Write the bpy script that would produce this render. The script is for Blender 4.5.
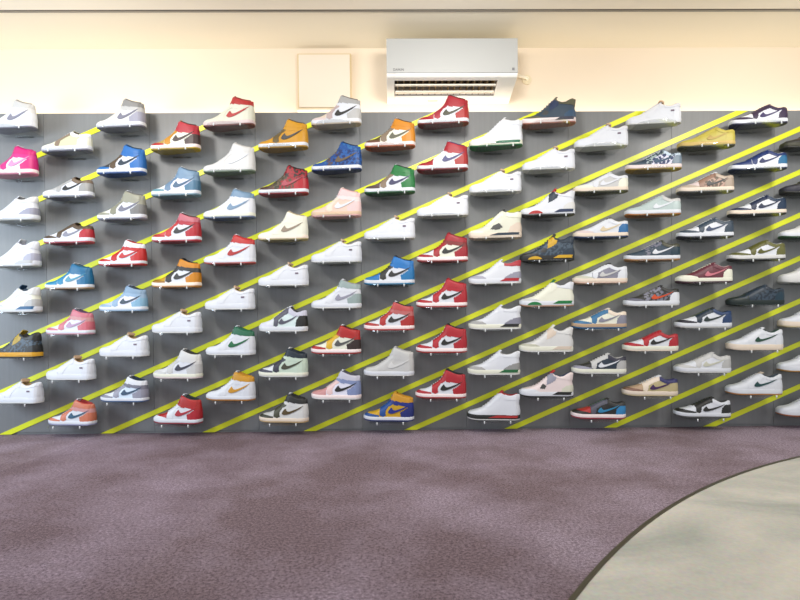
import bpy, bmesh, math, random
from mathutils import Vector, Matrix
random.seed(7)
for o in list(bpy.data.objects): bpy.data.objects.remove(o)
scene = bpy.context.scene
COL = scene.collection

# ---------------------------------------------------------------- camera
F = 533.0                      # focal length in pixels of the 800 px frame
CAM_H, CAM_Y = 0.566, -3.06
PY = 339.3                     # row of the optical axis (the lens is shifted)
PITCH, YAW, ROLL = math.radians(1.0), math.radians(0.73), math.radians(0.53)
CM = (Matrix.Translation((0, CAM_Y, CAM_H)) @ Matrix.Rotation(-YAW, 4, 'Z')
      @ Matrix.Rotation(math.radians(90) - PITCH, 4, 'X') @ Matrix.Rotation(-ROLL, 4, 'Z'))
cd = bpy.data.cameras.new('camera'); cam = bpy.data.objects.new('camera', cd); COL.objects.link(cam)
cam.matrix_world = CM
cd.sensor_width = 36; cd.lens = 36 * F / 800; cd.shift_y = (PY - 300) / 800
scene.camera = cam

# ---------------------------------------------------------------- light
w = bpy.data.worlds.new('room_light'); scene.world = w; w.use_nodes = True
bgn = w.node_tree.nodes['Background']
bgn.inputs[0].default_value = (0.93, 0.96, 1.0, 1); bgn.inputs[1].default_value = 1.0

def area(name, loc, target, sx, sy, power, color):
    l = bpy.data.lights.new(name, 'AREA'); l.shape = 'RECTANGLE'; l.size = sx; l.size_y = sy
    l.energy = power; l.color = color
    o = bpy.data.objects.new(name, l); COL.objects.link(o); o.location = loc
    o.rotation_euler = (Vector(target) - Vector(loc)).to_track_quat('-Z', 'Y').to_euler()
    return o
area('ceiling_lamp', (0.2, -1.75, 1.93), (0.2, -0.1, 0.4), 4.6, 0.25, 14, (1.0, 0.97, 0.92))
for lx_ in (-1.5, 0.3, 2.1):
    area('downlight', (lx_, -1.15, 1.93), (lx_, -0.1, 0.5), 0.25, 0.25, 14, (1.0, 0.97, 0.92))
area('window_light', (-3.4, -1.5, 1.1), (0.2, 0, 0.6), 0.8, 1.2, 50, (0.72, 0.86, 1.0))
area('cove_light', (0, -0.03, 1.77), (0, -0.10, 2.5), 7.0, 0.035, 4.6, (1.0, 0.89, 0.75))

scene.view_settings.view_transform = 'Standard'
scene.view_settings.look = 'None'
scene.view_settings.exposure = -0.13
scene.view_settings.gamma = 1.0
scene.view_settings.use_curve_mapping = False

# ---------------------------------------------------------------- helpers
def unproj(px, py, Y=None, Z=None):
    """wall / floor point seen at a pixel: used to take measurements from the photograph"""
    d = CM.to_3x3() @ Vector(((px - 400) / F, -(py - PY) / F, -1))
    o = CM.translation
    t = (Y - o.y) / d.y if Y is not None else (Z - o.z) / d.z
    return o + d * t

def lin(c): return c / 12.92 if c <= 0.04045 else ((c + 0.055) / 1.055) ** 2.4
def rgb(h):
    if len(h) == 3: h = ''.join(ch * 2 for ch in h)
    return tuple(lin(int(h[i:i + 2], 16) / 255) for i in (0, 2, 4)) + (1,)

_mats = {}
def mat(code, rough=0.5, name=None, metal=0.0, bump=0.0, bscale=400):
    key = (code, rough, metal, bump)
    if key in _mats: return _mats[key]
    m = bpy.data.materials.new(name or 'leather_' + code.replace('/', '_')); m.use_nodes = True
    nt = m.node_tree; b = nt.nodes['Principled BSDF']
    b.inputs['Roughness'].default_value = rough; b.inputs['Metallic'].default_value = metal
    parts = code.split('/')
    b.inputs['Base Color'].default_value = rgb(parts[0])
    tc = nt.nodes.new('ShaderNodeTexCoord')
    if len(parts) == 2:                          # two-tone print (camo, splatter, floral)
        n = nt.nodes.new('ShaderNodeTexNoise'); n.inputs['Scale'].default_value = 75
        n.inputs['Detail'].default_value = 1
        r = nt.nodes.new('ShaderNodeValToRGB')
        r.color_ramp.elements[0].position = 0.47; r.color_ramp.elements[0].color = rgb(parts[0])
        r.color_ramp.elements[1].position = 0.53; r.color_ramp.elements[1].color = rgb(parts[1])
        nt.links.new(tc.outputs['Object'], n.inputs['Vector']); nt.links.new(n.outputs['Fac'], r.inputs['Fac'])
        nt.links.new(r.outputs['Color'], b.inputs['Base Color'])
    if bump:
        n = nt.nodes.new('ShaderNodeTexNoise'); n.inputs['Scale'].default_value = bscale
        bp = nt.nodes.new('ShaderNodeBump'); bp.inputs['Strength'].default_value = bump; bp.inputs['Distance'].default_value = 0.002
        nt.links.new(tc.outputs['Object'], n.inputs['Vector']); nt.links.new(n.outputs['Fac'], bp.inputs['Height'])
        nt.links.new(bp.outputs['Normal'], b.inputs['Normal'])
    _mats[key] = m
    return m

def mesh_from(name, verts, faces, smooth=False):
    me = bpy.data.meshes.new(name); me.from_pydata([tuple(v) for v in verts], [], faces); me.update()
    bm = bmesh.new(); bm.from_mesh(me); bmesh.ops.recalc_face_normals(bm, faces=bm.faces); bm.to_mesh(me); bm.free()
    if smooth:
        for p in me.polygons: p.use_smooth = True
    return me

class MB:
    def __init__(s): s.v = []; s.f = []
    def add(s, vs, fs):
        n = len(s.v); s.v += [tuple(v) for v in vs]; s.f += [tuple(i + n for i in f) for f in fs]
    def box(s, x0, x1, y0, y1, z0, z1):
        s.add([(x, y, z) for x in (x0, x1) for y in (y0, y1) for z in (z0, z1)],
              [(0, 1, 3, 2), (4, 6, 7, 5), (0, 4, 5, 1), (2, 3, 7, 6), (0, 2, 6, 4), (1, 5, 7, 3)])
    def prism_x(s, prof, x0, x1):                 # profile in (y, z) swept along x
        n = len(prof)
        s.add([(x0, y, z) for y, z in prof] + [(x1, y, z) for y, z in prof],
              [(i, (i + 1) % n, n + (i + 1) % n, n + i) for i in range(n)] + [tuple(range(n)), tuple(range(n, 2 * n))])
    def prism_z(s, prof, z0, z1):
        n = len(prof)
        s.add([(x, y, z0) for x, y in prof] + [(x, y, z1) for x, y in prof],
              [(i, (i + 1) % n, n + (i + 1) % n, n + i) for i in range(n)] + [tuple(range(n)), tuple(range(n, 2 * n))])
    def cyl(s, a, b, r, n=10, r2=None):
        a = Vector(a); b = Vector(b); d = (b - a).normalized(); r2 = r if r2 is None else r2
        u = d.orthogonal().normalized(); v = d.cross(u)
        ring = [u * math.cos(2 * math.pi * k / n) + v * math.sin(2 * math.pi * k / n) for k in range(n)]
        s.add([a + q * r for q in ring] + [b + q * r2 for q in ring],
              [(k, (k + 1) % n, n + (k + 1) % n, n + k) for k in range(n)] + [tuple(range(n)), tuple(range(n, 2 * n))])
    def mesh(s, name, smooth=False): return mesh_from(name, s.v, s.f, smooth)

def put(name, me, m, parent=None, loc=(0, 0, 0), bevel=0):
    o = bpy.data.objects.new(name, me); COL.objects.link(o); o.location = loc
    if not me.materials: me.materials.append(None)
    o.material_slots[0].link = 'OBJECT'; o.material_slots[0].material = m
    if parent: o.parent = parent
    if bevel:
        b = o.modifiers.new('bevel', 'BEVEL'); b.width = bevel; b.segments = 3; b.limit_method = 'ANGLE'
    return o
def tag(o, label=None, cat=None, group=None, kind=None):
    if label: o['label'] = label
    if cat: o['category'] = cat
    if group: o['group'] = group
    if kind: o['kind'] = kind
    return o
def empty(name, loc, rz=0):
    o = bpy.data.objects.new(name, None); COL.objects.link(o); o.location = loc; o.rotation_euler = (0, 0, rz)
    o.empty_display_size = 0.05
    return o

# ---------------------------------------------------------------- structure
PF = -0.06                                         # front face of the grey panelling
PANEL_TOP = unproj(420, 112, Y=PF).z
CEIL = unproj(700, 47.5, Y=0.0).z
X0, X1 = -4.2, 4.2

def plaster(code, name):
    m = mat(code, 0.8, name, bump=0.15, bscale=60); return m
wb = MB(); wb.box(X0, X1, 0.0, 0.1, 0.0, CEIL)
tag(put('wall_back', wb.mesh('wall_back'), plaster('e8d8c2', 'cream_paint')), 'cream painted wall above the grey display panelling', kind='structure')

# ceiling: strip beside the wall, slim dark reveal, then the main ceiling
yr = unproj(400, 11.2, Z=CEIL).y
c = MB(); c.box(X0, X1, yr, 0.1, CEIL, CEIL + 0.1)
tag(put('ceiling', c.mesh('ceiling'), plaster('f0e6cf', 'ceiling_paint')), 'cream ceiling strip beside the wall', kind='structure')
c = MB(); c.box(X0, X1, -3.4, yr - 0.022, CEIL - 0.004, CEIL + 0.1)
tag(put('ceiling', c.mesh('ceiling_main'), plaster('f6ecd8', 'ceiling_paint_main')), 'cream main ceiling in front of the dark reveal line', kind='structure')
c = MB(); c.box(X0, X1, yr - 0.022, yr, CEIL + 0.02, CEIL + 0.03); c.box(X0, X1, yr - 0.006, yr + 0.002, CEIL - 0.004, CEIL + 0.02)
tag(put('trim_1', c.mesh('trim'), mat('8d8578', 0.45, 'reveal_metal')), 'thin grey metal reveal running across the ceiling', kind='structure')

# carpet floor
def carpet():
    m = bpy.data.materials.new('mauve_carpet'); m.use_nodes = True; nt = m.node_tree; b = nt.nodes['Principled BSDF']
    b.inputs['Roughness'].default_value = 0.95; b.inputs['Specular IOR Level'].default_value = 0.1
    tc = nt.nodes.new('ShaderNodeTexCoord')
    def noise(scale, detail=3, rough=0.6):
        n = nt.nodes.new('ShaderNodeTexNoise'); n.inputs['Scale'].default_value = scale; n.inputs['Detail'].default_value = detail
        n.inputs['Roughness'].default_value = rough
        nt.links.new(tc.outputs['Object'], n.inputs['Vector']); return n
    def ramp(src, p0, c0, p1, c1):
        r = nt.nodes.new('ShaderNodeValToRGB'); r.color_ramp.elements[0].position = p0; r.color_ramp.elements[0].color = rgb(c0)
        r.color_ramp.elements[1].position = p1; r.color_ramp.elements[1].color = rgb(c1); nt.links.new(src, r.inputs['Fac']); return r
    def mix(a, b_, fac, mode='MIX'):
        x = nt.nodes.new('ShaderNodeMix'); x.data_type = 'RGBA'; x.blend_type = mode
        if isinstance(fac, float): x.inputs['Factor'].default_value = fac
        else: nt.links.new(fac, x.inputs['Factor'])
        nt.links.new(a, x.inputs['A']); nt.links.new(b_, x.inputs['B']); return x.outputs['Result']
    big = ramp(noise(1.5, 5, 0.6).outputs['Fac'], 0.40, '96838a', 0.60, 'bbaab9')       # trodden pile
    br = nt.nodes.new('ShaderNodeTexBrick')                                              # laid as big tiles
    br.inputs['Scale'].default_value = 1.0; br.inputs['Brick Width'].default_value = 1.0; br.inputs['Row Height'].default_value = 2.6
    br.inputs['Mortar Size'].default_value = 0.0; br.offset = 0.5
    br.inputs['Color1'].default_value = rgb('f4f4f4'); br.inputs['Color2'].default_value = rgb('d2ccd0')
    mp = nt.nodes.new('ShaderNodeMapping'); mp.inputs['Location'].default_value = (0.12, 2.5, 0)
    nt.links.new(tc.outputs['Object'], mp.inputs['Vector']); nt.links.new(mp.outputs['Vector'], br.inputs['Vector'])
    col = mix(big.outputs['Color'], br.outputs['Color'], 1.0, 'MULTIPLY')
    fine = ramp(noise(110, 6, 0.95).outputs['Fac'], 0.40, '5f5659', 0.60, 'ffffff')
    col = mix(col, fine.outputs['Color'], 0.85, 'MULTIPLY')
    nt.links.new(col, b.inputs['Base Color'])
    bp = nt.nodes.new('ShaderNodeBump'); bp.inputs['Strength'].default_value = 0.2; bp.inputs['Distance'].default_value = 0.002
    nt.links.new(noise(230, 3, 0.7).outputs['Fac'], bp.inputs['Height']); nt.links.new(bp.outputs['Normal'], b.inputs['Normal'])
    return m
c = MB(); c.box(X0, X1, -4.2, 0.1, -0.1, 0.0)
tag(put('floor', c.mesh('floor'), carpet()), 'mauve carpet floor', kind='structure')

# round stone floor in the right foreground: circle through three measured points
pa, pb, pc = unproj(572, 597, Z=0), unproj(668, 508, Z=0), unproj(798, 457.5, Z=0)
def circle3(a, b, c):
    ax, ay, bx, by, cx, cy = a.x, a.y, b.x, b.y, c.x, c.y
    d = 2 * (ax * (by - cy) + bx * (cy - ay) + cx * (ay - by))
    ux = ((ax**2 + ay**2) * (by - cy) + (bx**2 + by**2) * (cy - ay) + (cx**2 + cy**2) * (ay - by)) / d
    uy = ((ax**2 + ay**2) * (cx - bx) + (bx**2 + by**2) * (ax - cx) + (cx**2 + cy**2) * (bx - ax)) / d
    return ux, uy, math.hypot(ax - ux, ay - uy)
ccx, ccy, cr = circle3(pa, pb, pc)
print('circle', ccx, ccy, cr, 'ceil', CEIL, 'panel', PANEL_TOP, 'reveal', yr)
def ring(r, n=220): return [(ccx + r * math.cos(2 * math.pi * k / n), ccy + r * math.sin(2 * math.pi * k / n)) for k in range(n)]
def stone():
    m = bpy.data.materials.new('beige_stone_floor'); m.use_nodes = True; nt = m.node_tree; b = nt.nodes['Principled BSDF']
    b.inputs['Roughness'].default_value = 0.42
    tc = nt.nodes.new('ShaderNodeTexCoord'); mp = nt.nodes.new('ShaderNodeMapping'); mp.inputs['Scale'].default_value = (1.0, 2.2, 1)
    mp.inputs['Rotation'].default_value = (0, 0, 0.7)
    nt.links.new(tc.outputs['Object'], mp.inputs['Vector'])
    n = nt.nodes.new('ShaderNodeTexNoise'); n.inputs['Scale'].default_value = 1.6; n.inputs['Detail'].default_value = 8; n.inputs['Distortion'].default_value = 1.2
    nt.links.new(mp.outputs['Vector'], n.inputs['Vector'])
    r = nt.nodes.new('ShaderNodeValToRGB'); e = r.color_ramp.elements
    e[0].position = 0.34; e[0].color = rgb('a6a89f'); e[1].position = 0.66; e[1].color = rgb('cfc9bc')
    x = e.new(0.5); x.color = rgb('bdbab0')
    nt.links.new(n.outputs['Fac'], r.inputs['Fac'])
    n2 = nt.nodes.new('ShaderNodeTexNoise'); n2.inputs['Scale'].default_value = 90; n2.inputs['Detail'].default_value = 4
    nt.links.new(tc.outputs['Object'], n2.inputs['Vector'])
    mx = nt.nodes.new('ShaderNodeMix'); mx.data_type = 'RGBA'; mx.blend_type = 'OVERLAY'; mx.inputs['Factor'].default_value = 0.25
    nt.links.new(r.outputs['Color'], mx.inputs['A']); nt.links.new(n2.outputs['Color'], mx.inputs['B'])
    hs = nt.nodes.new('ShaderNodeHueSaturation'); hs.inputs['Saturation'].default_value = 0.85
    nt.links.new(mx.outputs['Result'], hs.inputs['Color']); nt.links.new(hs.outputs['Color'], b.inputs['Base Color'])
    return m
c = MB(); c.prism_z(ring(cr - 0.012), -0.02, 0.004)
tag(put('floor', c.mesh('floor_stone'), stone()), 'round beige stone floor area at the right foreground', kind='structure')
c = MB(); a, b_ = ring(cr), ring(cr - 0.012); n = len(a)
c.add([(x, y, 0.006) for x, y in a] + [(x, y, 0.006) for x, y in b_] + [(x, y, -0.01) for x, y in a] + [(x, y, -0.01) for x, y in b_],
      [f for i in range(n) for j in [(i + 1) % n] for f in ((i, j, n + j, n + i), (i, 2 * n + i, 2 * n + j, j), (n + i, n + j, 3 * n + j, 3 * n + i))])
tag(put('trim_2', c.mesh('trim_round'), mat('5c5648', 0.4, 'bronze_edge', metal=0.6)), 'curved dark metal edging between carpet and stone', kind='structure')

# grey display panelling: boards with tight vertical joints
def panel_mat():
    m = bpy.data.materials.new('grey_panel'); m.use_nodes = True; nt = m.node_tree; b = nt.nodes['Principled BSDF']
    b.inputs['Roughness'].default_value = 0.42; b.inputs['Specular IOR Level'].default_value = 0.4
    tc = nt.nodes.new('ShaderNodeTexCoord'); mp = nt.nodes.new('ShaderNodeMapping'); mp.inputs['Scale'].default_value = (60, 1, 2.5)
    nt.links.new(tc.outputs['Object'], mp.inputs['Vector'])
    n = nt.nodes.new('ShaderNodeTexNoise'); n.inputs['Scale'].default_value = 1.0; n.inputs['Detail'].default_value = 4
    nt.links.new(mp.outputs['Vector'], n.inputs['Vector'])
    r = nt.nodes.new('ShaderNodeValToRGB'); r.color_ramp.elements[0].position = 0.3; r.color_ramp.elements[0].color = rgb('797b7d')
    r.color_ramp.elements[1].position = 0.7; r.color_ramp.elements[1].color = rgb('7e8082')
    nt.links.new(n.outputs['Fac'], r.inputs['Fac']); nt.links.new(r.outputs['Color'], b.inputs['Base Color'])
    return m
c = MB(); xx = X0; bw = 0.584
xs0 = unproj(152, 270, Y=PF).x
k0 = math.floor((X0 - xs0) / bw)
k = k0
while xs0 + k * bw < X1:
    a = max(X0, xs0 + k * bw) + 0.0008; b_ = min(X1, xs0 + (k + 1) * bw) - 0.0008
    if b_ > a: c.box(a, b_, PF, PF + 0.018, 0.012, PANEL_TOP)
    k += 1
c.box(X0, X1, PF + 0.02, PF + 0.024, 0.0, PANEL_TOP - 0.01)
c.box(X0, X1, PF + 0.006, PF + 0.02, 0.0, 0.012)
tag(put('wall_panelling', c.mesh('wall_panelling'), panel_mat()), 'grey panelled display wall crossed by yellow stripes', kind='structure')

# ---------------------------------------------------------------- diagonal stripes
SL = 0.0
pA = unproj(4.5, 431, Y=PF); pB = unproj(740, 112, Y=PF)
SL = pB.z / (pB.x - pA.x)
stripe_m = mat('e6ec2c', 0.4, 'lime_yellow_vinyl')
ref = unproj(409.5, 427.5, Y=PF)
ref_x0 = ref.x                # where it meets the floor line
bx = unproj(4.5, 431, Y=PF); cx_ = unproj(710.5, 424, Y=PF)
step = (cx_.x - bx.x - 0.01) / 7
place = {-7: 'shortest lime yellow stripe in the upper left corner', -6: 'second lime yellow diagonal stripe down from the upper left corner',
 -5: 'third lime yellow diagonal stripe down the left edge of the grey wall', -4: 'fourth lime yellow diagonal stripe down the left edge, under the black and yellow sneaker'}
names = ['far left', 'second', 'third', 'fourth', 'fifth', 'sixth', 'seventh', 'eighth']
i = 0
hw = 0.0138 / math.cos(math.atan(SL))               # half width measured vertically
left_n = 0
for k in range(-12, 8):
    xf = ref_x0 + step * k                           # foot on the floor line (centre)
    zA, zB = 0.002, PANEL_TOP - 0.001
    pts = []
    def line(off): return lambda x: (x - xf) * SL + off
    up, lo = line(hw), line(-hw)
    # clip the band against the panel rectangle
    poly = [(xf - 0.6, up(xf - 0.6)), (xf - 0.6, lo(xf - 0.6)), (xf + 6, lo(xf + 6)), (xf + 6, up(xf + 6))]
    def clip(poly, f, inter):
        out = []
        for q in range(len(poly)):
            a, b_ = poly[q], poly[(q + 1) % len(poly)]
            if f(a): out.append(a)
            if f(a) != f(b_): out.append(inter(a, b_))
        return out
    def iz(zc): return lambda a, b_: (a[0] + (b_[0] - a[0]) * (zc - a[1]) / (b_[1] - a[1]), zc)
    def ix(xc): return lambda a, b_: (xc, a[1] + (b_[1] - a[1]) * (xc - a[0]) / (b_[0] - a[0]))
    poly = clip(poly, lambda p: p[1] >= zA, iz(zA))
    poly = clip(poly, lambda p: p[1] <= zB, iz(zB)) if poly else []
    poly = clip(poly, lambda p: p[0] >= X0, ix(X0)) if poly else []
    poly = clip(poly, lambda p: p[0] <= X1, ix(X1)) if poly else []
    if len(poly) < 3 or xf > 2.05: continue
    zl = (-2.32 - xf) * SL                           # height at the left picture edge
    if zl > PANEL_TOP - 0.08: continue
    m = MB(); nn = len(poly)
    m.add([(x, PF - 0.0035, z) for x, z in poly] + [(x, PF - 0.0004, z) for x, z in poly],
          [(q, (q + 1) % nn, nn + (q + 1) % nn, nn + q) for q in range(nn)] + [tuple(range(nn)), tuple(range(nn, 2 * nn))])
    o = put('diagonal_stripe', m.mesh('diagonal_stripe'), stripe_m)
    if zl > 0.05:
        left_n += 1
        lab = 'lime yellow diagonal stripe, ' + ['topmost', 'second from top', 'third from top', 'fourth from top', 'fifth from top', 'sixth from top', 'lowest', 'x'][left_n - 1] + ' of those leaving at the left edge'
    else:
        lab = 'lime yellow diagonal stripe, ' + names[i] + (' of' if i == 0 else ' from left of') + ' those reaching the carpet'
        i += 1
    tag(o, lab, 'stripe', 'lime yellow diagonal stripes on the grey wall')

# ---------------------------------------------------------------- cove lamp behind the panelling
m = MB(); m.box(X0, X1, -0.034, -0.012, PANEL_TOP - 0.03, PANEL_TOP - 0.02)
cm = bpy.data.materials.new('warm_led'); cm.use_nodes = True
cm.node_tree.nodes['Principled BSDF'].inputs['Emission Color'].default_value = (1, 0.84, 0.6, 1)
cm.node_tree.nodes['Principled BSDF'].inputs['Emission Strength'].default_value = 2
bpy.data.objects['cove_light'].location = (0, -0.023, PANEL_TOP - 0.015)
tag(put('cove_lamp', m.mesh('cove_lamp'), cm), 'long warm light strip hidden behind the top of the grey panelling', 'lamp')

# ---------------------------------------------------------------- access panel on the wall
p0, p1 = unproj(298, 109, Y=-0.02), unproj(351, 53.5, Y=-0.02)
root = empty('access_panel', ((p0.x + p1.x) / 2, 0, p0.z))
tag(root, 'square cream access panel on the wall left of the air conditioner', 'panel')
W2, H = (p1.x - p0.x) / 2, p1.z - p0.z
m = MB(); m.box(-W2, W2, -0.02, 0.0, 0, H)
put('panel_frame', m.mesh('panel_frame'), mat('d9c49a', 0.6, 'tan_frame'), root)
m = MB(); m.box(-W2 + 0.007, W2 - 0.007, -0.026, -0.021, 0.007, H - 0.007)
put('panel_door', m.mesh('panel_door'), mat('e6dac8', 0.55, 'cream_panel'), root, bevel=0.002)
m = MB(); m.box(-W2 - 0.004, W2 + 0.004, -0.03, 0.0, -0.012, -0.002)
put('ledge', m.mesh('ledge'), mat('e6dac8', 0.55), root, bevel=0.002)

# ---------------------------------------------------------------- air conditioner
YF = -0.235
zt = unproj(452, 36.8, Y=YF).z; z1 = unproj(452, 73, Y=YF).z; zb = unproj(452, 102, Y=-0.03).z
xa, xb = unproj(386.5, 60, Y=YF).x, unproj(518, 60, Y=YF).x
acx = (xa + xb) / 2; AW = (xb - xa) / 2
root = empty('air_conditioner', (acx, 0, zb))
tag(root, 'white wall-mounted air conditioner above the grey panelling', 'air conditioner')
T, B1 = zt - zb, z1 - zb
white = mat('f0ede6', 0.35, 'ac_white_plastic')
# body shell: back, top, sides; the slope below is a frame round the outlet
def slope(t): # t=0 front lower edge, 1 at wall bottom
    return (YF + 0.014 + t * (-YF - 0.014), B1 - 0.016 - t * (B1 - 0.016))
ox0, ox1 = unproj(394.5, 86, Y=-0.14).x - acx, unproj(496, 86, Y=-0.14).x - acx
t0, t1 = 0.12, 0.70
m = MB()
prof = [(0, T), (YF + 0.02, T), (YF + 0.004, T - 0.012), (YF + 0.004, B1), (YF + 0.006, B1 - 0.008), slope(0), slope(t0)]
for s0, s1 in ((-AW, ox0), (ox1, AW)):
    m.prism_x(prof + [slope(t1), slope(1)], s0, s1)
m.prism_x([(0, T), (YF + 0.02, T), (YF + 0.004, T - 0.012), (YF + 0.004, B1), (YF + 0.006, B1 - 0.008), slope(0), slope(t0), (slope(t0)[0] + .01, B1 + .05), (0, B1 + .05)], ox0, ox1)
m.prism_x([slope(t1), slope(1), (0, B1 + .05), (slope(t1)[0], B1 + .05)], ox0, ox1)
put('body', m.mesh('body'), white, root, bevel=0.003)
m = MB(); m.prism_x([(YF + 0.003, T - 0.006), (YF - 0.002, T - 0.010), (YF - 0.002, B1 + 0.002), (YF + 0.003, B1)], -AW + .001, AW - .001)
put('front_cover', m.mesh('front_cover'), mat('b2b3b1', 0.45, 'ac_grey_front'), root, bevel=0.002)
m = MB()
m.box(ox0, ox1, slope(t0)[0] + .012, slope(t1)[0], B1 + .02, B1 + .03)
put('outlet_recess', m.mesh('outlet_recess'), mat('4a3a28', 0.6, 'dark_outlet'), root)
for t, wd in ((0.26, 0.010), (0.50, 0.016)):
    y, z = slope(t); y2, z2 = slope(t + wd * 5)
    m = MB(); m.prism_x([(y, z - .001), (y2, z2 - .001), (y2, z2 + .004), (y, z + .004)], ox0 + .004, ox1 - .004)
    put('louver', m.mesh('louver'), mat('f0e8d8', 0.4, 'louver_cream'), root)
m = MB(); nf = 16
for q in range(nf):
    x = ox0 + (ox1 - ox0) * (q + .5) / nf
    ya, za = slope(t0 + .04); yb, zb_ = slope(t1 - .03)
    m.add([(x - .002, ya, za + .006), (x + .002, ya, za + .006), (x + .002, yb, zb_ + .006), (x - .002, yb, zb_ + .006),
           (x - .002, ya, B1 + .02), (x + .002, ya, B1 + .02), (x + .002, yb, B1 + .02), (x - .002, yb, B1 + .02)],
          [(0, 1, 2, 3), (4, 7, 6, 5), (0, 4, 5, 1), (1, 5, 6, 2), (2, 6, 7, 3), (3, 7, 4, 0)])
put('outlet_fins', m.mesh('outlet_fins'), mat('8a7048', 0.5, 'brown_fins'), root)
tx = bpy.data.curves.new('brand_text', 'FONT'); tx.body = 'DAIKIN'; tx.size = 0.017; tx.extrude = 0.0006
to = bpy.data.objects.new('brand_text', tx); COL.objects.link(to)
bpy.context.view_layer.update()
me = bpy.data.meshes.new_from_object(to); bpy.data.objects.remove(to)
t = put('brand_lettering', me, mat('4a4a50', 0.5, 'dark_print'), root, loc=(-AW + 0.034, YF - 0.0022, B1 + 0.012)); t.rotation_euler = (math.pi / 2, 0, 0)
m = MB(); m.box(AW - .032, AW - .019, YF - .003, YF - .0015, B1 + .012, B1 + .026)
put('sensor_mark', m.mesh('sensor_mark'), mat('77777a', 0.5), root)
for sx in (-.09, .03):
    m = MB(); y, z = slope(.86); m.box(sx - .028 , sx + .028, y - .004, y + .004, z - .003, z + .004)
    put('clip', m.mesh('clip'), mat('d8ccb0', 0.5), root)

# refrigerant pipe stub beside it
p = unproj(526, 77, Y=-0.03)
root = empty('pipe_elbow', (p.x, 0, p.z)); tag(root, 'small cream pipe elbow on the wall right of the air conditioner', 'pipe')
m = MB(); m.cyl((-.04, -.018, .012), (.012, -.018, .0), .008, 12); m.cyl((.012, -.018, 0), (.012, 0, -.004), .009, 12)
put('pipe', m.mesh('pipe', False), mat('f2e9d4', 0.5, 'cream_plastic'), root)
m = MB(); m.cyl((.012, 0, -.004), (.012, -.008, -.004), .026, 20)
put('wall_plate', m.mesh('wall_plate'), mat('e2d4b4', 0.5), root)

# ---------------------------------------------------------------- sneakers
def curve(pts, win=3.0):
    def raw(x):
        if x <= pts[0][0]: return pts[0][1]
        for (a, b), (c_, d) in zip(pts, pts[1:]):
            if x <= c_: return b + (d - b) * (x - a) / (c_ - a)
        return pts[-1][1]
    return lambda x: sum(raw(x + win * o) for o in (-1, -.5, 0, .5, 1)) / 5

def inside(p, poly):
    x, y = p; r = False; n = len(poly)
    for i in range(n):
        x1, y1 = poly[i]; x2, y2 = poly[(i + 1) % n]
        if (y1 > y) != (y2 > y) and x < (x2 - x1) * (y - y1) / (y2 - y1) + x1: r = not r
    return r

WB = [(0, 0), (.006, .35), (.02, .58), (.05, .78), (.10, .90), (.19, .98), (.31, 1.0), (.42, .93), (.56, .82), (.70, .77), (.84, .77),
      (.93, .68), (.97, .52), (.99, .33), (1, 0)]
SW_UP = curve([(0, .06), (.05, .15), (.12, .235), (.17, .275), (.19, .215), (.24, .145), (.32, .135), (.45, .17), (.7, .26), (1, .40)], .005)
SW_LO = curve([(0, .06), (.03, .01), (.10, -.015), (.22, -.005), (.4, .055), (.6, .14), (.8, .245), (1, .39)], .005)

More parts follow.
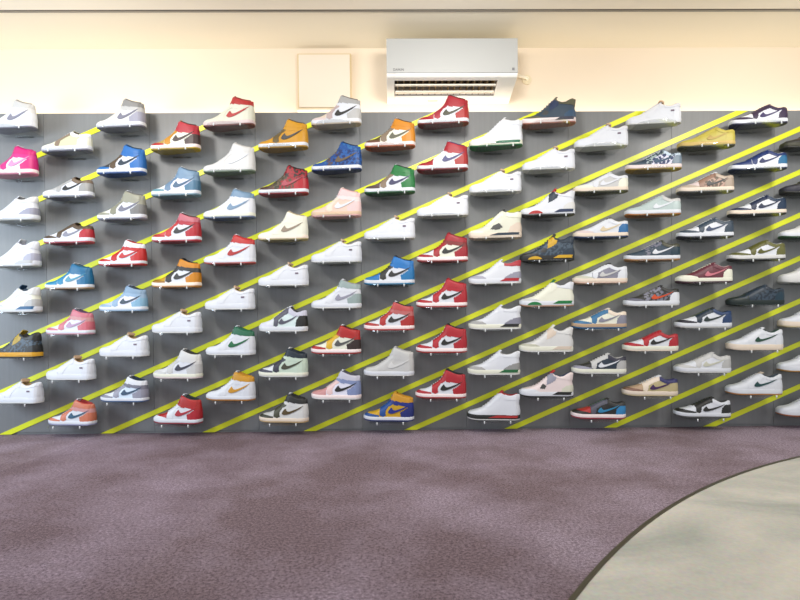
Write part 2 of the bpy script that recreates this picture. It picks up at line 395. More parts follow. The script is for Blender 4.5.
MODELS = {
 'H': dict(L=287, wid=46, mid=26, out=7, top=[(0, 27), (4, 33), (12, 43), (30, 49), (60, 54), (85, 65), (110, 81), (132, 96), (150, 114), (164, 138), (174, 161), (185, 158), (207, 148), (235, 137), (262, 133), (278, 134), (290, 132)],
   open=172, lace=(92, 168), tongue=(179, 172), heel=[(20, 0), (50, 2), (85, 0), (115, -5), (150, -3)],
   panels=[('toe_cap', [(-5, 0), (100, 0), (96, 34), (70, 39), (42, 43), (24, 45), (16, 60), (-5, 60)]),
           ('toe_box', [(10, 41), (24, 45), (70, 39), (96, 34), (98, 74), (85, 90), (10, 90)]),
           ('heel_panel', [(222, 0), (300, 0), (300, 84), (262, 82), (240, 66), (216, 52)]),
           ('collar', [(160, 124), (215, 111), (300, 104), (300, 220), (150, 220)]),
           ('ankle_panel', [(152, 112), (175, 98), (235, 86), (262, 82), (300, 84), (300, 104), (215, 111), (160, 124)]),
           ('eyestay', [(85, 100), (98, 72), (97, 34), (118, 26), (134, 34), (132, 60), (148, 84), (174, 98), (160, 124), (172, 180), (120, 180)])],
   sw=(146, 272, 46, 100)),
 'D': dict(L=300, wid=47, mid=27, out=7, top=[(0, 28), (4, 34), (14, 43), (40, 48), (75, 56), (105, 68), (135, 83), (160, 96), (180, 105), (194, 107), (208, 101), (226, 90), (246, 83), (266, 86), (288, 93), (302, 91)],
   open=188, lace=(98, 182), tongue=(198, 117), heel=[(20, 0), (50, 2), (85, -1), (100, -3)],
   panels=[('toe_cap', [(-5, 0), (108, 0), (104, 33), (78, 39), (48, 44), (28, 46), (18, 60), (-5, 60)]),
           ('toe_box', [(10, 41), (28, 46), (78, 39), (104, 33), (104, 74), (90, 100), (10, 100)]),
           ('collar', [(196, 86), (236, 68), (266, 74), (310, 74), (310, 150), (206, 150)]),
           ('heel_panel', [(236, 0), (310, 0), (310, 74), (266, 74), (246, 56)]),
           ('eyestay', [(92, 110), (104, 70), (105, 33), (122, 26), (132, 34), (136, 58), (164, 74), (196, 86), (206, 140), (120, 140)])],
   sw=(142, 262, 37, 80)),
 'F': dict(L=288, wid=48, mid=32, out=6, top=[(0, 30), (4, 38), (14, 49), (40, 56), (70, 65), (100, 81), (125, 96), (150, 111), (170, 121), (183, 114), (200, 102), (218, 96), (238, 98), (257, 108), (276, 116), (290, 114)],
   open=166, lace=(90, 162), tongue=(179, 132), heel=[(20, 0), (50, 2), (90, -1), (120, -1)],
   panels=[('toe_cap', [(-5, 0), (92, 0), (92, 44), (60, 50), (30, 52), (18, 70), (-5, 70)]),
           ('eyestay', [(84, 100), (95, 66), (100, 34), (124, 34), (136, 60), (158, 84), (184, 92), (178, 150), (110, 150)]),
           ('heel_panel', [(232, 0), (310, 0), (310, 84), (262, 80), (240, 58)]),
           ('collar', [(194, 88), (225, 84), (262, 92), (310, 100), (310, 160), (194, 160)])],
   sw=(130, 250, 48, 92), logo=(236, 68)),
 '3': dict(L=290, wid=47, mid=28, out=6, top=[(0, 28), (4, 36), (14, 45), (45, 52), (78, 62), (105, 76), (130, 95), (152, 114), (168, 126), (182, 124), (196, 114), (218, 110), (240, 113), (262, 124), (280, 131), (292, 129)],
   open=166, lace=(90, 160), tongue=(178, 141), heel=[(20, 0), (50, 2), (90, -4), (130, 1)],
   panels=[('toe_cap', [(-5, 0), (112, 0), (98, 32), (80, 44), (50, 46), (20, 44), (-5, 50)]),
           ('eyestay', [(84, 100), (98, 70), (112, 64), (150, 84), (184, 100), (178, 160), (110, 160)]),
           ('heel_panel', [(180, 0), (310, 0), (310, 66), (258, 62), (232, 52), (206, 38)]),
           ('collar', [(198, 100), (240, 96), (310, 100), (310, 160), (198, 160)])],
   insert=(176, 288, 13, 29)),
 '4': dict(L=298, wid=48, mid=30, out=6, top=[(0, 28), (4, 36), (14, 44), (40, 50), (72, 58), (100, 73), (125, 92), (150, 114), (172, 132), (186, 132), (200, 122), (222, 112), (244, 114), (266, 128), (284, 136), (300, 132)],
   open=172, lace=(88, 168), tongue=(186, 154), heel=[(20, 0), (50, 3), (90, -5), (135, 1)],
   panels=[('toe_cap', [(-5, 0), (130, 0), (112, 30), (90, 42), (60, 44), (24, 44), (-5, 50)]),
           ('eyestay', [(150, 70), (168, 74), (200, 96), (206, 112), (190, 118), (176, 150), (160, 150), (154, 100)]),
           ('heel_panel', [(222, 0), (310, 0), (310, 70), (262, 66), (236, 48)]),
           ('collar', [(204, 106), (242, 100), (310, 92), (310, 170), (204, 170)]),
           ('side_mesh', [(112, 48), (140, 46), (150, 64), (128, 76)])],
   insert=(182, 290, 14, 30), insert2=(42, 120, 9, 26)),
 '5': dict(L=292, wid=48, mid=30, out=6, top=[(0, 28), (4, 38), (14, 48), (45, 56), (78, 67), (105, 84), (128, 104), (150, 126), (172, 146), (190, 152), (206, 144), (230, 136), (252, 136), (274, 144), (294, 142)],
   open=176, lace=(90, 170), tongue=(190, 167), heel=[(20, 0), (50, 3), (90, -3), (140, 0)],
   panels=[('toe_cap', [(-5, 0), (90, 0), (84, 38), (50, 44), (20, 46), (-5, 50)]),
           ('eyestay', [(84, 110), (98, 74), (122, 70), (160, 104), (192, 124), (186, 190), (110, 190)]),
           ('side_mesh', [(122, 48), (168, 44), (190, 60), (170, 84), (140, 72)]),
           ('heel_panel', [(206, 0), (310, 0), (310, 84), (262, 80), (232, 60)]),
           ('collar', [(210, 118), (250, 112), (310, 114), (310, 190), (210, 190)])],
   insert=(120, 288, 14, 27)),
}
MODELS['M'] = dict(MODELS['D']); MODELS['M'].update(L=285, top=[(x * .95, 28 + (z - 28) * 1.38) for x, z in MODELS['D']['top']], tongue=(188, 148), open=179, lace=(93, 172),
      panels=[(n, [(x * .95, z if z < 40 else 40 + (z - 40) * 1.38) for x, z in p]) for n, p in MODELS['D']['panels']], sw=(130, 240, 42, 92))

def build_model(key):
    """All part meshes of one sneaker shape, in metres, sole on z = 0, toe towards -x."""
    S = MODELS[key]; L = S['L']; parts = {}
    top = curve(S['top'], 3); wbc = curve(WB, 0.004); hc = curve(S['heel'], 8)
    def spring(x): return 9 * max(0, 1 - x / 70) ** 2 + 2.5 * max(0, (x - L + 40) / 40) ** 2
    def halfw(x): return S['wid'] * max(0.0, wbc(x / L)) if 0 < x < L else 0.0
    op = S['open']
    def wt(x):
        if x <= op: return 0.0
        t = (x - op) / (L - 12 - op)
        if t >= 1: return 0.0
        return min(halfw(x) - 6, 27 * (max(0, math.sin(math.pi * min(1, t * 1.0) ** .8)) ** .45))
    def base(x): return S['mid'] - 4 + spring(x)
    def pt(x, q, off=0.0):                          # q in 0..1 from sole edge to top
        ph = q * math.pi / 2; w_, t_ = halfw(x), max(0, wt(x)); zb_, z_t = base(x), max(top(x), base(x) + 3) + (0)
        p_ = 0.62 if x < op else 0.8
        y = t_ + (w_ - t_) * max(0, math.cos(ph)) ** p_
        z = zb_ + (z_t - zb_) * math.sin(ph) ** 0.92
        xx = x + hc(z) * max(0, (x / L - .6) / .4) ** 2
        return Vector((xx, y, z))
    def qz(x, z):
        zb_, z_t = base(x), max(top(x), base(x) + 3)
        r = min(1, max(0, (z - zb_) / (z_t - zb_))) ** (1 / .92)
        return math.asin(r) * 2 / math.pi
    def X(v): return ((v.x - L / 2) / 1000, v.y / 1000, v.z / 1000)
    NX, NJ = 126, 30
    xs = []
    for i in range(NX + 1):
        t = i / NX; xs.append(L * (0.55 * t + 0.45 * (1 - math.cos(math.pi * t)) / 2))
    P = []
    for i, x in enumerate(xs):
        half = [pt(x, j / NJ) for j in range(NJ + 1)]
        P.append([Vector((v.x, -v.y, v.z)) for v in half] + [Vector(v) for v in reversed(half)])
    NR = 2 * NJ + 2
    opened = [wt(x) > .5 for x in xs]
    N = []
    for i in range(NX + 1):
        row = []
        for j in range(NR):
            a = P[min(NX, i + 1)][j] - P[max(0, i - 1)][j]
            b = P[i][min(NR - 1, j + 1)] - P[i][max(0, j - 1)]
            if j == NJ and opened[i]: b = P[i][j] - P[i][j - 1]
            if j == NJ + 1 and opened[i]: b = P[i][j + 1] - P[i][j]
            n_ = a.cross(b)
            ctr = Vector((min(max(xs[i], 30), L - 30), 0, base(xs[i]) + 12))
            if n_.length < 1e-6: n_ = P[i][j] - ctr
            n_.normalize()
            if n_.dot(P[i][j] - ctr) < 0: n_ = -n_
            row.append(n_)
        N.append(row)
    def cellok(i, j):
        if j == NJ: return not (opened[i] or opened[i + 1])
        return True
    cells = [(i, j) for i in range(NX) for j in range(NR - 1) if cellok(i, j)]
    vs = [X(P[i][j]) for i in range(NX + 1) for j in range(NR)]
    parts['upper'] = mesh_from(key + '_upper', vs, [(i * NR + j, (i + 1) * NR + j, (i + 1) * NR + j + 1, i * NR + j + 1) for i, j in cells], True)
    def shell(name, cs, t):
        vid = {}; V = []; Fc = []
        def vv(i, j, lay):
            k_ = (i, j, lay)
            if k_ not in vid:
                vid[k_] = len(V); V.append(X(P[i][j] + N[i][j] * (t if lay else -.2)))
            return vid[k_]
        S_ = set(cs)
        for i, j in cs:
            Fc.append((vv(i, j, 1), vv(i + 1, j, 1), vv(i + 1, j + 1, 1), vv(i, j + 1, 1)))
            for (di, dj, e) in ((-1, 0, ((i, j), (i, j + 1))), (1, 0, ((i + 1, j), (i + 1, j + 1))), (0, -1, ((i, j), (i + 1, j))), (0, 1, ((i, j + 1), (i + 1, j + 1)))):
                if (i + di, j + dj) not in S_:
                    a, b = e; Fc.append((vv(*a, 1), vv(*b, 1), vv(*b, 0), vv(*a, 0)))
        parts[name] = mesh_from(key + '_' + name, V, Fc, False)
    left = set(cells)
    for pi, (name, poly) in enumerate(S['panels']):
        cs = []
        for (i, j) in list(left):
            c4 = (P[i][j] + P[i + 1][j] + P[i][j + 1] + P[i + 1][j + 1]) / 4
            if inside((c4.x, c4.z), poly): cs.append((i, j)); left.discard((i, j))
        if name == 'side_mesh':
            shell('side_mesh#a', sorted(c for c in cs if c[1] < NJ), .8); shell('side_mesh#b', sorted(c for c in cs if c[1] > NJ), .8)
        elif cs: shell(name, sorted(cs), {'collar': 2.6, 'toe_box': .7, 'side_mesh': .8}.get(name, 1.5))
    # side logo, both sides
    if 'sw' in S:
        x0, x1, z0, z1 = S['sw']; n = 30; hgt = z1 - z0
        for side in (-1, 1):
            V = []; Fc = []
            rows = []
            for a in range(n + 1):
                u = (a / n) ** 1.25; x = x0 + (x1 - x0) * u; lo_, up_ = SW_LO(u), max(SW_UP(u), SW_LO(u) + .012)
                rows.append([(x, z0 + hgt * 2.4 * (lo_ + (up_ - lo_) * b / 3)) for b in range(4)])
            start = len(V)
            for lay in (3.6, .4):
                for r in rows:
                    for x, z in r:
                        z = min(z, z1 + 4); v = pt(x, qz(x, z)); V.append(X(Vector((v.x, side * (v.y + lay), v.z))))
            M_ = (n + 1) * 4
            for a in range(n):
                for b in range(3):
                    Fc.append((start + a * 4 + b, start + a * 4 + b + 1, start + (a + 1) * 4 + b + 1, start + (a + 1) * 4 + b))
                for b in (0, 3):
                    Fc.append((start + a * 4 + b, start + (a + 1) * 4 + b, start + M_ + (a + 1) * 4 + b, start + M_ + a * 4 + b))
            parts['side_logo#%d' % side] = mesh_from(key + '_side_logo', V, Fc, False)
    if 'logo' in S:
        lx, lz = S['logo']
        for side in (-1, 1):
            m = MB()
            v = pt(lx, qz(lx, lz)); y = side * (v.y + 2.0)
            m.box((v.x - 9 - L / 2) / 1000, (v.x + 9 - L / 2) / 1000, (y - .8) / 1000, (y + .8) / 1000, (lz - 4.5) / 1000, (lz + 4.5) / 1000)
            parts['printed_label#%d' % side] = m.mesh(key + '_printed_label')
    # soles
    def sole(name, z_lo, z_hi, grow, bulge, grooves=False, both=True):
        n = 64; loop = []
        for k_ in range(n):
            t = k_ / n; a = 2 * math.pi * t
            x = L / 2 - (L / 2) * math.cos(a); w_ = halfw(max(.01, min(L - .01, x)))
            loop.append((x, w_ if math.sin(a) >= 0 else -w_))
        levels = [(0, grow - 1.2), (.12, grow + bulge * .4), (.5, grow + bulge), (.88, grow + bulge * .4), (1, grow - 1)]
        V = []; Fc = []
        for (f, g) in levels:
            for (x, y) in loop:
                wy = y * (1 + g / S['wid']); xx = L / 2 + (x - L / 2) * (1 + g / (L / 2))
                z = z_lo + (z_hi - z_lo) * f + spring(x)
                V.append(X(Vector((xx, wy, z))))
        for l_ in range(len(levels) - 1):
            for k_ in range(n):
                a, b = k_, (k_ + 1) % n
                Fc.append((l_ * n + a, l_ * n + b, (l_ + 1) * n + b, (l_ + 1) * n + a))
        for l_ in (0, len(levels) - 1):                 # caps as strips across
            for k_ in range(1, n // 2):
                pass
            for k_ in range(n // 2):
                a, b = k_, k_ + 1; c_, d = (n - k_) % n, (n - k_ - 1) % n
                q = [l_ * n + a, l_ * n + b, l_ * n + d, l_ * n + c_]
                u = []
                for e in q:
                    if e not in u: u.append(e)
                if len(u) >= 3: Fc.append(tuple(u))
        parts[name] = mesh_from(key + '_' + name, V, Fc, False)
    sole('outsole', 0, S['out'] + 1, 1.5, .6)
    sole('midsole', S['out'], S['mid'], 2.5, 1.2)
    # tread: bars across the forefoot and heel
    m = MB()
    for k_ in range(13):
        x = 30 + k_ * (L - 60) / 12
        if 5.5 < k_ < 7.6: continue
        w_ = halfw(x) - 7; z = spring(x)
        m.box((x - 5 - L / 2) / 1000, (x + 5 - L / 2) / 1000, -w_ / 1000, w_ / 1000, (z - 1.6) / 1000, (z + 2) / 1000)
    m.box((34 - L / 2) / 1000, (L - 34 - L / 2) / 1000, -.006, .006, -.0008, .0015)
    parts['tread'] = m.mesh(key + '_tread')
    for nm in ('insert', 'insert2'):
        if nm in S:
            x0, x1, z0, z1 = S[nm]; n = 26
            for side in (-1, 1):
                V = []; Fc = []; st = 0
                for a in range(n + 1):
                    x = x0 + (x1 - x0) * a / n; w_ = halfw(min(x, L - 1)) * (1 + 3.7 / S['wid']); tz = min(1, a / 7) if nm == 'insert' else abs(math.sin(math.pi * a / n)) ** .6
                    for lay in (2.2, -1.0):
                        for z in (z0, z0 + (z1 - z0) * tz + .5):
                            V.append(X(Vector((x, side * (w_ + lay), z))))
                for a in range(n):
                    i0 = st + a * 4; i1 = i0 + 4
                    Fc += [(i0, i0 + 1, i1 + 1, i1), (i0 + 2, i0 + 3, i1 + 3, i1 + 2), (i0, i1, i1 + 2, i0 + 2), (i0 + 1, i1 + 1, i1 + 3, i0 + 3)]
                parts['midsole_' + nm + '#%d' % side] = mesh_from(key + nm, V, Fc, False)
    # lining: collar lip, inner wall and footbed
    V = []; Fc = []; ids = [i for i in range(NX + 1) if opened[i]]
    for i in ids:
        x = xs[i]; e = pt(x, 1); t_ = wt(x); zi = base(x) + 18
        zl_ = e.z
        cols = [(-t_, zl_), (-t_ + 1.5, zl_ + (8 if key == 'H' else 4.5)), (-max(t_ - 5, 0), zl_), (-max(t_ - 6, 0), zi), (0, zi - 2), (max(t_ - 6, 0), zi), (max(t_ - 5, 0), zl_), (t_ - 1.5, zl_ + (8 if key == 'H' else 4.5)), (t_, zl_)]
        for y, z in cols: V.append(X(Vector((e.x, y, z))))
    for a in range(len(ids) - 1):
        for b in range(8): Fc.append((a * 9 + b, a * 9 + b + 1, (a + 1) * 9 + b + 1, (a + 1) * 9 + b))
    for a in (0, len(ids) - 1): Fc.append(tuple(a * 9 + b for b in range(9)))
    parts['lining'] = mesh_from(key + '_lining', V, Fc, True)
    # tongue: curved pad rising out of the throat
    tx_, tz_ = S['tongue']; V = []; Fc = []
    xs_ = [op - 34, op - 22, op - 10, tx_ - 6, tx_, tx_ + 2]; n = 9
    zz = [top(op - 34) - 2, top(op - 22) + 1, top(op - 10) + 3, (top(op) + tz_) / 2 + 2, tz_ - 2, tz_]
    for k_, (x, z) in enumerate(zip(xs_, zz)):
        wd = (15, 17, 19, 20, 19, 15)[k_]
        for lay in (0, 1):
            for b in range(n):
                u = -1 + 2 * b / (n - 1)
                V.append(X(Vector((x + lay * (7 if k_ < 5 else 4) + 9 * u * u, wd * u, z - (3 if lay and k_ > 3 else 0) - 3 * u * u - (6 if lay and k_ < 3 else 0)))))
    R = 2 * n
    for k_ in range(5):
        for b in range(n - 1):
            Fc.append((k_ * R + b, k_ * R + b + 1, (k_ + 1) * R + b + 1, (k_ + 1) * R + b))
            Fc.append((k_ * R + n + b, k_ * R + n + b + 1, (k_ + 1) * R + n + b + 1, (k_ + 1) * R + n + b))
        for b in (0, n - 1): Fc.append((k_ * R + b, (k_ + 1) * R + b, (k_ + 1) * R + n + b, k_ * R + n + b))
    for k_ in (0, 5): Fc.append(tuple([k_ * R + b for b in range(n)] + [k_ * R + n + b for b in reversed(range(n))]))
    parts['tongue'] = mesh_from(key + '_tongue', V, Fc, True)
    if key == 'F':
        m = MB(); z = tz_ - 6; x = tx_ + 6
        m.prism_x([(.014 * math.cos(a), .012 * math.sin(a)) for a in [math.pi * 2 * q / 14 for q in range(14)]], -.002, .004)
        me_ = m.mesh('tongue_tag'); me_.transform(Matrix.Translation(X(Vector((x, 0, z)))) @ Matrix.Rotation(math.radians(-62), 4, 'Y') @ Matrix.Scale(1.5, 4, (0, 1, 0)) @ Matrix.Scale(1.3, 4))
        parts['tongue_tag'] = me_
    # laces: six rounds crossing the throat
    m = MB(); a0, a1 = S['lace']
    for k_ in range(7):
        x = a0 + (a1 - a0) * k_ / 6; pts_ = []
        for b in range(-5, 6):
            u = b / 5; hw_ = 15 + k_ * .5
            w_ = max(halfw(x), 1); c_ = min(1, abs(u) * hw_ / w_) ** (1 / .62); q = math.acos(c_) * 2 / math.pi
            v = pt(x, q); sl = (top(x + 3) - top(x - 3)) / 6; nl = math.hypot(1, sl)
            pts_.append(Vector((v.x - 2.2 * sl / nl, u * hw_, v.z + 2.2 / nl)))
        for p_, q_ in zip(pts_, pts_[1:]): m.cyl(X(p_), X(q_), .0029, 6)
    parts['laces'] = m.mesh(key + '_laces', True)
    return parts

KEYS = ['toe_box', 'toe_cap', 'eyestay', 'upper', 'side_logo', 'heel_panel', 'collar', 'midsole', 'outsole', 'tongue', 'laces', 'lining', 'extra']
cache = {}
WHITE = 'eee eee eee eee - eee eee eee ddd eee eee ec9 767'
# column, row, shape, colours, label
SH = [
 (0,0,'H','eee ddd eee eee 889 eee ccc eee 778 eee eee 999 ddd','white high-top sneaker with grey side logo in the upper left corner'),
 (0,1,'H','e39 e28 e39 eee fad e28 e28 fee e8a eee eee e39 e39','hot pink and white high-top sneaker at the left edge'),
 (0,2,'3','eee ddd eee eee - 99a ddd eee bbb eee eee 555 ddd','white and pale grey sneaker with dark heel, under the hot pink one'),
 (0,3,'4','eee ccc eee eee - aab eee eee ccc eee eee 889 bbb','white sneaker with grey wedges at the left edge, level with the small red low-top'),
 (0,4,'4','eee ccd eee eed - bbb ddd eee ccc 357 eee 357 269','white sneaker with blue heel wedge at the left edge'),
 (0,5,'4','ca2/222 222 ca3 456/222 - 222 222 fb2 222 ca3 333 222 fb2','black sneaker with yellow sole cut by the left edge'),
 (0,6,'F',WHITE,'plain white low-top sneaker at the left edge, lowest in its column'),
 (1,0,'D','ddc eed 876 cca - eed eee eee 778 ccb eee 876 -','cream low-top sneaker with brown collar under the second-highest left stripe'),
 (1,1,'D','bbb ddd aaa eee 222 999 765 eee 889 543 444 543 -','grey and white low-top sneaker with black side logo and brown collar'),
 (1,2,'D','eee 543 543 eee 889 c23 543 eee c45 543 444 543 -','brown, white and red low-top sneaker with grey side logo'),
 (1,3,'H','29c 29c 29c eee 5ac 17a 17a eee ca8 eee eee 268 17a','turquoise blue and white high-top sneaker in the second column'),
 (1,4,'H','eee e89 e89 eee b9b e78 e89 eee c9a eee eee 646 eaa','salmon pink and white high-top sneaker in the second column'),
 (1,5,'F',WHITE,'plain white low-top sneaker between the salmon pink and the orange high-tops'),
 (1,6,'H','eee e86 e86 eee 368 e86 e86 eee 99b eee eee c33 eaa','orange and white high-top sneaker low on the left, red lining'),
 (2,0,'H','ddd ddd ccc ddd 778 99a 888 eee 778 eee eee 777 bbb','white and grey high-top sneaker in the top row above the blue one'),
 (2,1,'H','333 17c 543 eee 234 27c 27c eee 15a 27c 333 234 27c','bright blue, black and white high-top sneaker in the third column'),
 (2,2,'H','eed 998 887 eee 778 777 998 eee 889 eee eee 777 998','taupe grey and white high-top sneaker in the third column'),
 (2,3,'H','eee d22 d22 eee d22 d22 eee eee d22 eee eee d22 d22','bright red and white high-top sneaker with red side logo, third column'),
 (2,4,'H','bce ace ace eef 345 9ce 9bd eee ace bce eee 234 ace','pale sky blue high-top sneaker with dark side logo'),
 (2,5,'F',WHITE,'plain white low-top sneaker under the pale sky blue high-top'),
 (2,6,'H','eee 889 99a def 357 99a eee eee 469 eee eee 135 778','grey and white high-top sneaker with navy lining in the lowest third-column place'),
 (3,0,'H','ca5 c33 d92 eed 433 433 c34 fee ca2 d92 eee 422 c34','red, orange and brown high-top sneaker with yellow outsole'),
 (3,1,'H','eee 7ab 79b eef 579 58a 8ac eee 79a eee eee 579 8ac','dusty teal and white high-top sneaker in the fourth column'),
 (3,2,'H','e66 c33 d44 eee 333 c23 d78 eee c34 eee eee 422 c34','red and pink-collared high-top sneaker with black side logo, fourth column'),
 (3,3,'H','da2 a70 333 eee 333 e91 e91 fed c83 333 333 333 333','orange yellow, black and white high-top sneaker, fourth column'),
 (3,4,'F',WHITE,'plain white low-top sneaker under the orange yellow and black high-top'),
 (3,5,'H','ddd ccc ccc eee 334 ccc ddd eed dcc ddd ddd 333 ddd','off-white and pale grey high-top sneaker with black side logo, fourth column'),
 (3,6,'H','c22 eee eee eee c34 c23 c22 eee a34 eee eee 233 c22','white high-top sneaker with red toe, heel and side logo, bottom row'),
 (4,0,'H','ddc ddc ddc ddc c33 ddc c33 dcc 744 c33 ddc 944 ddc','cream high-top sneaker with red collar and side logo in the top row'),
 (4,1,'H','ddd ddd ddd ddd eee ddd ddd ddd 787 ddd ddd ccc ddd','all pale grey high-top sneaker under the cream and red one'),
 (4,2,'H','eee eee eee eee 8ac eee 8ac eed 679 eee eee 8ac eee','white high-top sneaker with sky blue collar and side logo'),
 (4,3,'H','eee eee eee eee c33 eee d33 eee c55 eee eee d33 eee','white high-top sneaker with red collar and red side logo'),
 (4,4,'F',WHITE,'plain white low-top sneaker under the white and red high-top'),
 (4,5,'H','eee eee eee eee 174 eee 275 eee ddd eee eee 275 eee','white high-top sneaker with green collar and green side logo'),
 (4,6,'H','eee eee eee eee ea2 eee ea2 eee c83 eee eee ea2 eee','white high-top sneaker with yellow collar and yellow side logo'),
 (5,0,'H','ea2 ea2 653 ea2 444 ea2 ea2 eee c92 ea2 333 432 ea2','mustard yellow high-top sneaker with black side logo and white midsole'),
 (5,1,'H','543 422 654/332 b23/543 c56 c23 b23/322 eee a23 b23 333 222 b23/322','dark red and brown patterned high-top sneaker under the mustard one'),
 (5,2,'H','eed eed eed eed 987 eed eed fed cb8 cba eed ba8 eed','cream high-top sneaker with brown side logo'),
 (5,3,'F',WHITE,'plain white low-top sneaker under the cream high-top with brown side logo'),
 (5,4,'M','eee dde 556 dee 556 222 ccd eee ddd eee eee 222 -','white and grey mid-top sneaker with black heel wedge'),
 (5,5,'H','eee 445 334 cdc 443 cdc 123 eed ccc ddd 445 123 cdc','pale grey-green high-top sneaker with navy collar and toe cap'),
 (5,6,'H','ccc 332 443 ddd 542 ddd 222 edc db8 eee 443 222 ddd','white and black high-top sneaker with tan sole, bottom row'),
 (6,0,'H','dcb dcc baa eee 333 bbb aaa eee cba bbb eee 666 eee','beige grey and white high-top sneaker in front of the access panel'),
 (6,1,'H','15a/37b 15a 15a/544 26b/137 654 26b/137 15a/37b eee 137 15a 333 124 26b/137','blue patterned high-top sneaker with white midsole'),
 (6,2,'H','ecb ecb edc ecb eee ecc ecc fdb daa eed eee daa edd','pale pink high-top sneaker with white side logo'),
 (6,3,'F',WHITE,'plain white low-top sneaker under the pale pink high-top'),
 (6,4,'H','eee eee eee eee 99a 9aa 9aa eee ddd eee eee 999 eee','white high-top sneaker with cool grey heel, collar and side logo'),
 (6,5,'H','eed c22 fc3 eed 555 322 c22 fee b33 eee fc3 622 c22','red, white and brown high-top sneaker with yellow laces'),
 (6,6,'H','eaa eaa ecc eef 222 9ad ccd fee ddd eee eee 556 9ad','white high-top sneaker with pink toe, blue heel and black side logo'),
 (7,0,'H','652 643 876 eed 665 e92 e92 edd c63 eee 543 543 e92','brown-toed high-top sneaker with orange heel and collar'),
 (7,1,'H','655 544 876 eee 446 284 284 eee 163 eee 544 333 284','brown-toed high-top sneaker with green heel and collar'),
 (7,2,'F',WHITE,'plain white low-top sneaker between the green and the blue and black high-tops'),
 (7,3,'H','38d 28c 333 eee 333 28c 28d eee 28b 333 333 223 28d','blue, black and white high-top sneaker with blue toe'),
 (7,4,'H','eee c33 c33 eee 333 c33 d55 fee c44 eee eee 222 d77','red and white high-top sneaker, the one left of the red column'),
 (7,5,'H','ccc ccc ccc ccc ddd ccc ccc eee ddd ccc ccc bbb ccc','all light grey high-top sneaker with raised strap collar'),
 (7,6,'H','eb2 15a 15a eb2 239 238 ea2 eee 237 eb2 27c ea2 239','royal blue and yellow high-top sneaker in the bottom row'),
 (8,0,'H','c55 b23 b34 eee 443 b22 b23 eee 822 b23 eee 422 b23','red and white high-top sneaker under the air conditioner, topmost of the red column'),
 (8,1,'H','b23 b23 eee eee 447 b22 b23 eee 923 eee eee 447 b23','red-toed high-top sneaker, second of the red column'),
 (8,2,'F',WHITE,'plain white low-top sneaker inside the column of red high-tops'),
 (8,3,'H','eee b23 b23 eed 333 b23 b23 fee b44 b23 b23 833 933','red and white high-top sneaker directly under the white low-top'),
 (8,4,'H','eee c23 c23 eee 222 c23 c23 fee b33 c23 eee 922 c23','red and white high-top sneaker, third from the bottom of the red column'),
 (8,5,'H','eee c23 c23 eee 222 c23 c23 fee b33 222 eee 222 c23','red and white high-top sneaker, second from the bottom of the red column'),
 (8,6,'H','eee c23 c23 eee 222 c23 c23 fee b33 233 eee 222 c23','red and white high-top sneaker at the bottom of the red column'),
 (9,0,'5','eee eee eee eee - eee eee eed 274 eee eee ddd 275','white high sneaker with green outsole right of the air conditioner'),
 (9,1,'F',WHITE,'plain white low-top sneaker under the white and green high sneaker'),
 (9,2,'5','eed eed eed ddc - dcb eed edc dcb 444 444 444 234','cream high sneaker with navy midsole stripe'),
 (9,3,'3','eee aab eee eee - 99a c34 eee ddd eee eee aaa c23','white sneaker with grey toe guard and red midsole wedge'),
 (9,4,'3','eee aaa eee eee - 889 eee eed ddd eee eee aaa 222','white sneaker with grey toe guard and black midsole wedge'),
 (9,5,'3','eee aaa eee eee - 999 eee eed ddd eee eee aaa 274','white sneaker with grey toe guard and green midsole wedge'),
 (9,6,'5','eee eee eee eee - eee eee 222 ccc c33 eee c33 c33','white sneaker with black midsole and red lining, bottom row'),
 (10,0,'4','665 554 235 345 - 357 554 edd b76 665 444 665 334','charcoal and navy sneaker with pale midsole in the top row'),
 (10,1,'F',WHITE,'plain white low-top sneaker under the charcoal and navy sneaker'),
 (10,2,'4','eee eee 234 eee - ddd eee eee 444 c33 eee c33 235','white sneaker with red forefoot and navy wing'),
 (10,3,'4','ca3/223 222 eb2 456/234 - 234 234 222 222 333 333 222 eb2','black and grey-blue sneaker with yellow midsole right of centre'),
 (10,4,'4','eed ccc eed eed - eed eee eee c97 284 eed ddd 184','white sneaker with green midsole wedge and green eyelets'),
 (10,5,'4','ddd bba dcb ddd - ddd ddd eed ddd eed ddd ccc dcb','off-white and sand coloured sneaker'),
 (10,6,'4','eee eee 99a edd - ddc edd eee 222 c33 444 346 222','pale pink and white sneaker with black midsole wedge'),
 (11,0,'F',WHITE,'plain white low-top sneaker right of the charcoal and navy sneaker, near the top'),
 (11,1,'D','eee eed eee ccc eee eed eee edc 443 eee 666 776 -','off-white low-top sneaker with grey side, second in its column'),
 (11,2,'D','eee dcc eee eee dca 27b eee edc 136 444 444 dca -','white and cream low-top sneaker with blue heel'),
 (11,3,'D','eee ccb eee 889 ccc eee eee edc dba 333 333 222 -','white low-top sneaker with mottled grey side and cream sole'),
 (11,4,'D','eed 48b 48b eed 889 889 edc db9 269 edc cba ccc -','sky blue and cream low-top sneaker with grey side logo'),
 (11,5,'D','333 99a ccc 234 eee bbb 334 eed ccc ccc 334 bbb -','grey and black low-top sneaker with white side logo'),
 (11,6,'D','c33 222 556 222 39c 39d 333 fee a34 222 364 222 -','black low-top sneaker with red toe and blue heel'),
 (12,0,'F',WHITE,'plain white low-top sneaker alone in the top row right of the air conditioner'),
 (12,1,'D','345 456 abb/345 dde/347 357 789 cde/456 edd a83 345 eee 345 -','navy and white patterned low-top sneaker with gum sole'),
 (12,2,'D','bcc bcc bcc bcc eee bcc ccc eee b73 ccc ccc bbb -','pale grey low-top sneaker with white side logo and gum sole'),
 (12,3,'D','345 345 345/778 345 eee 134 443 eee b85 443 ccc 332 -','dark slate low-top sneaker with white side logo and gum sole'),
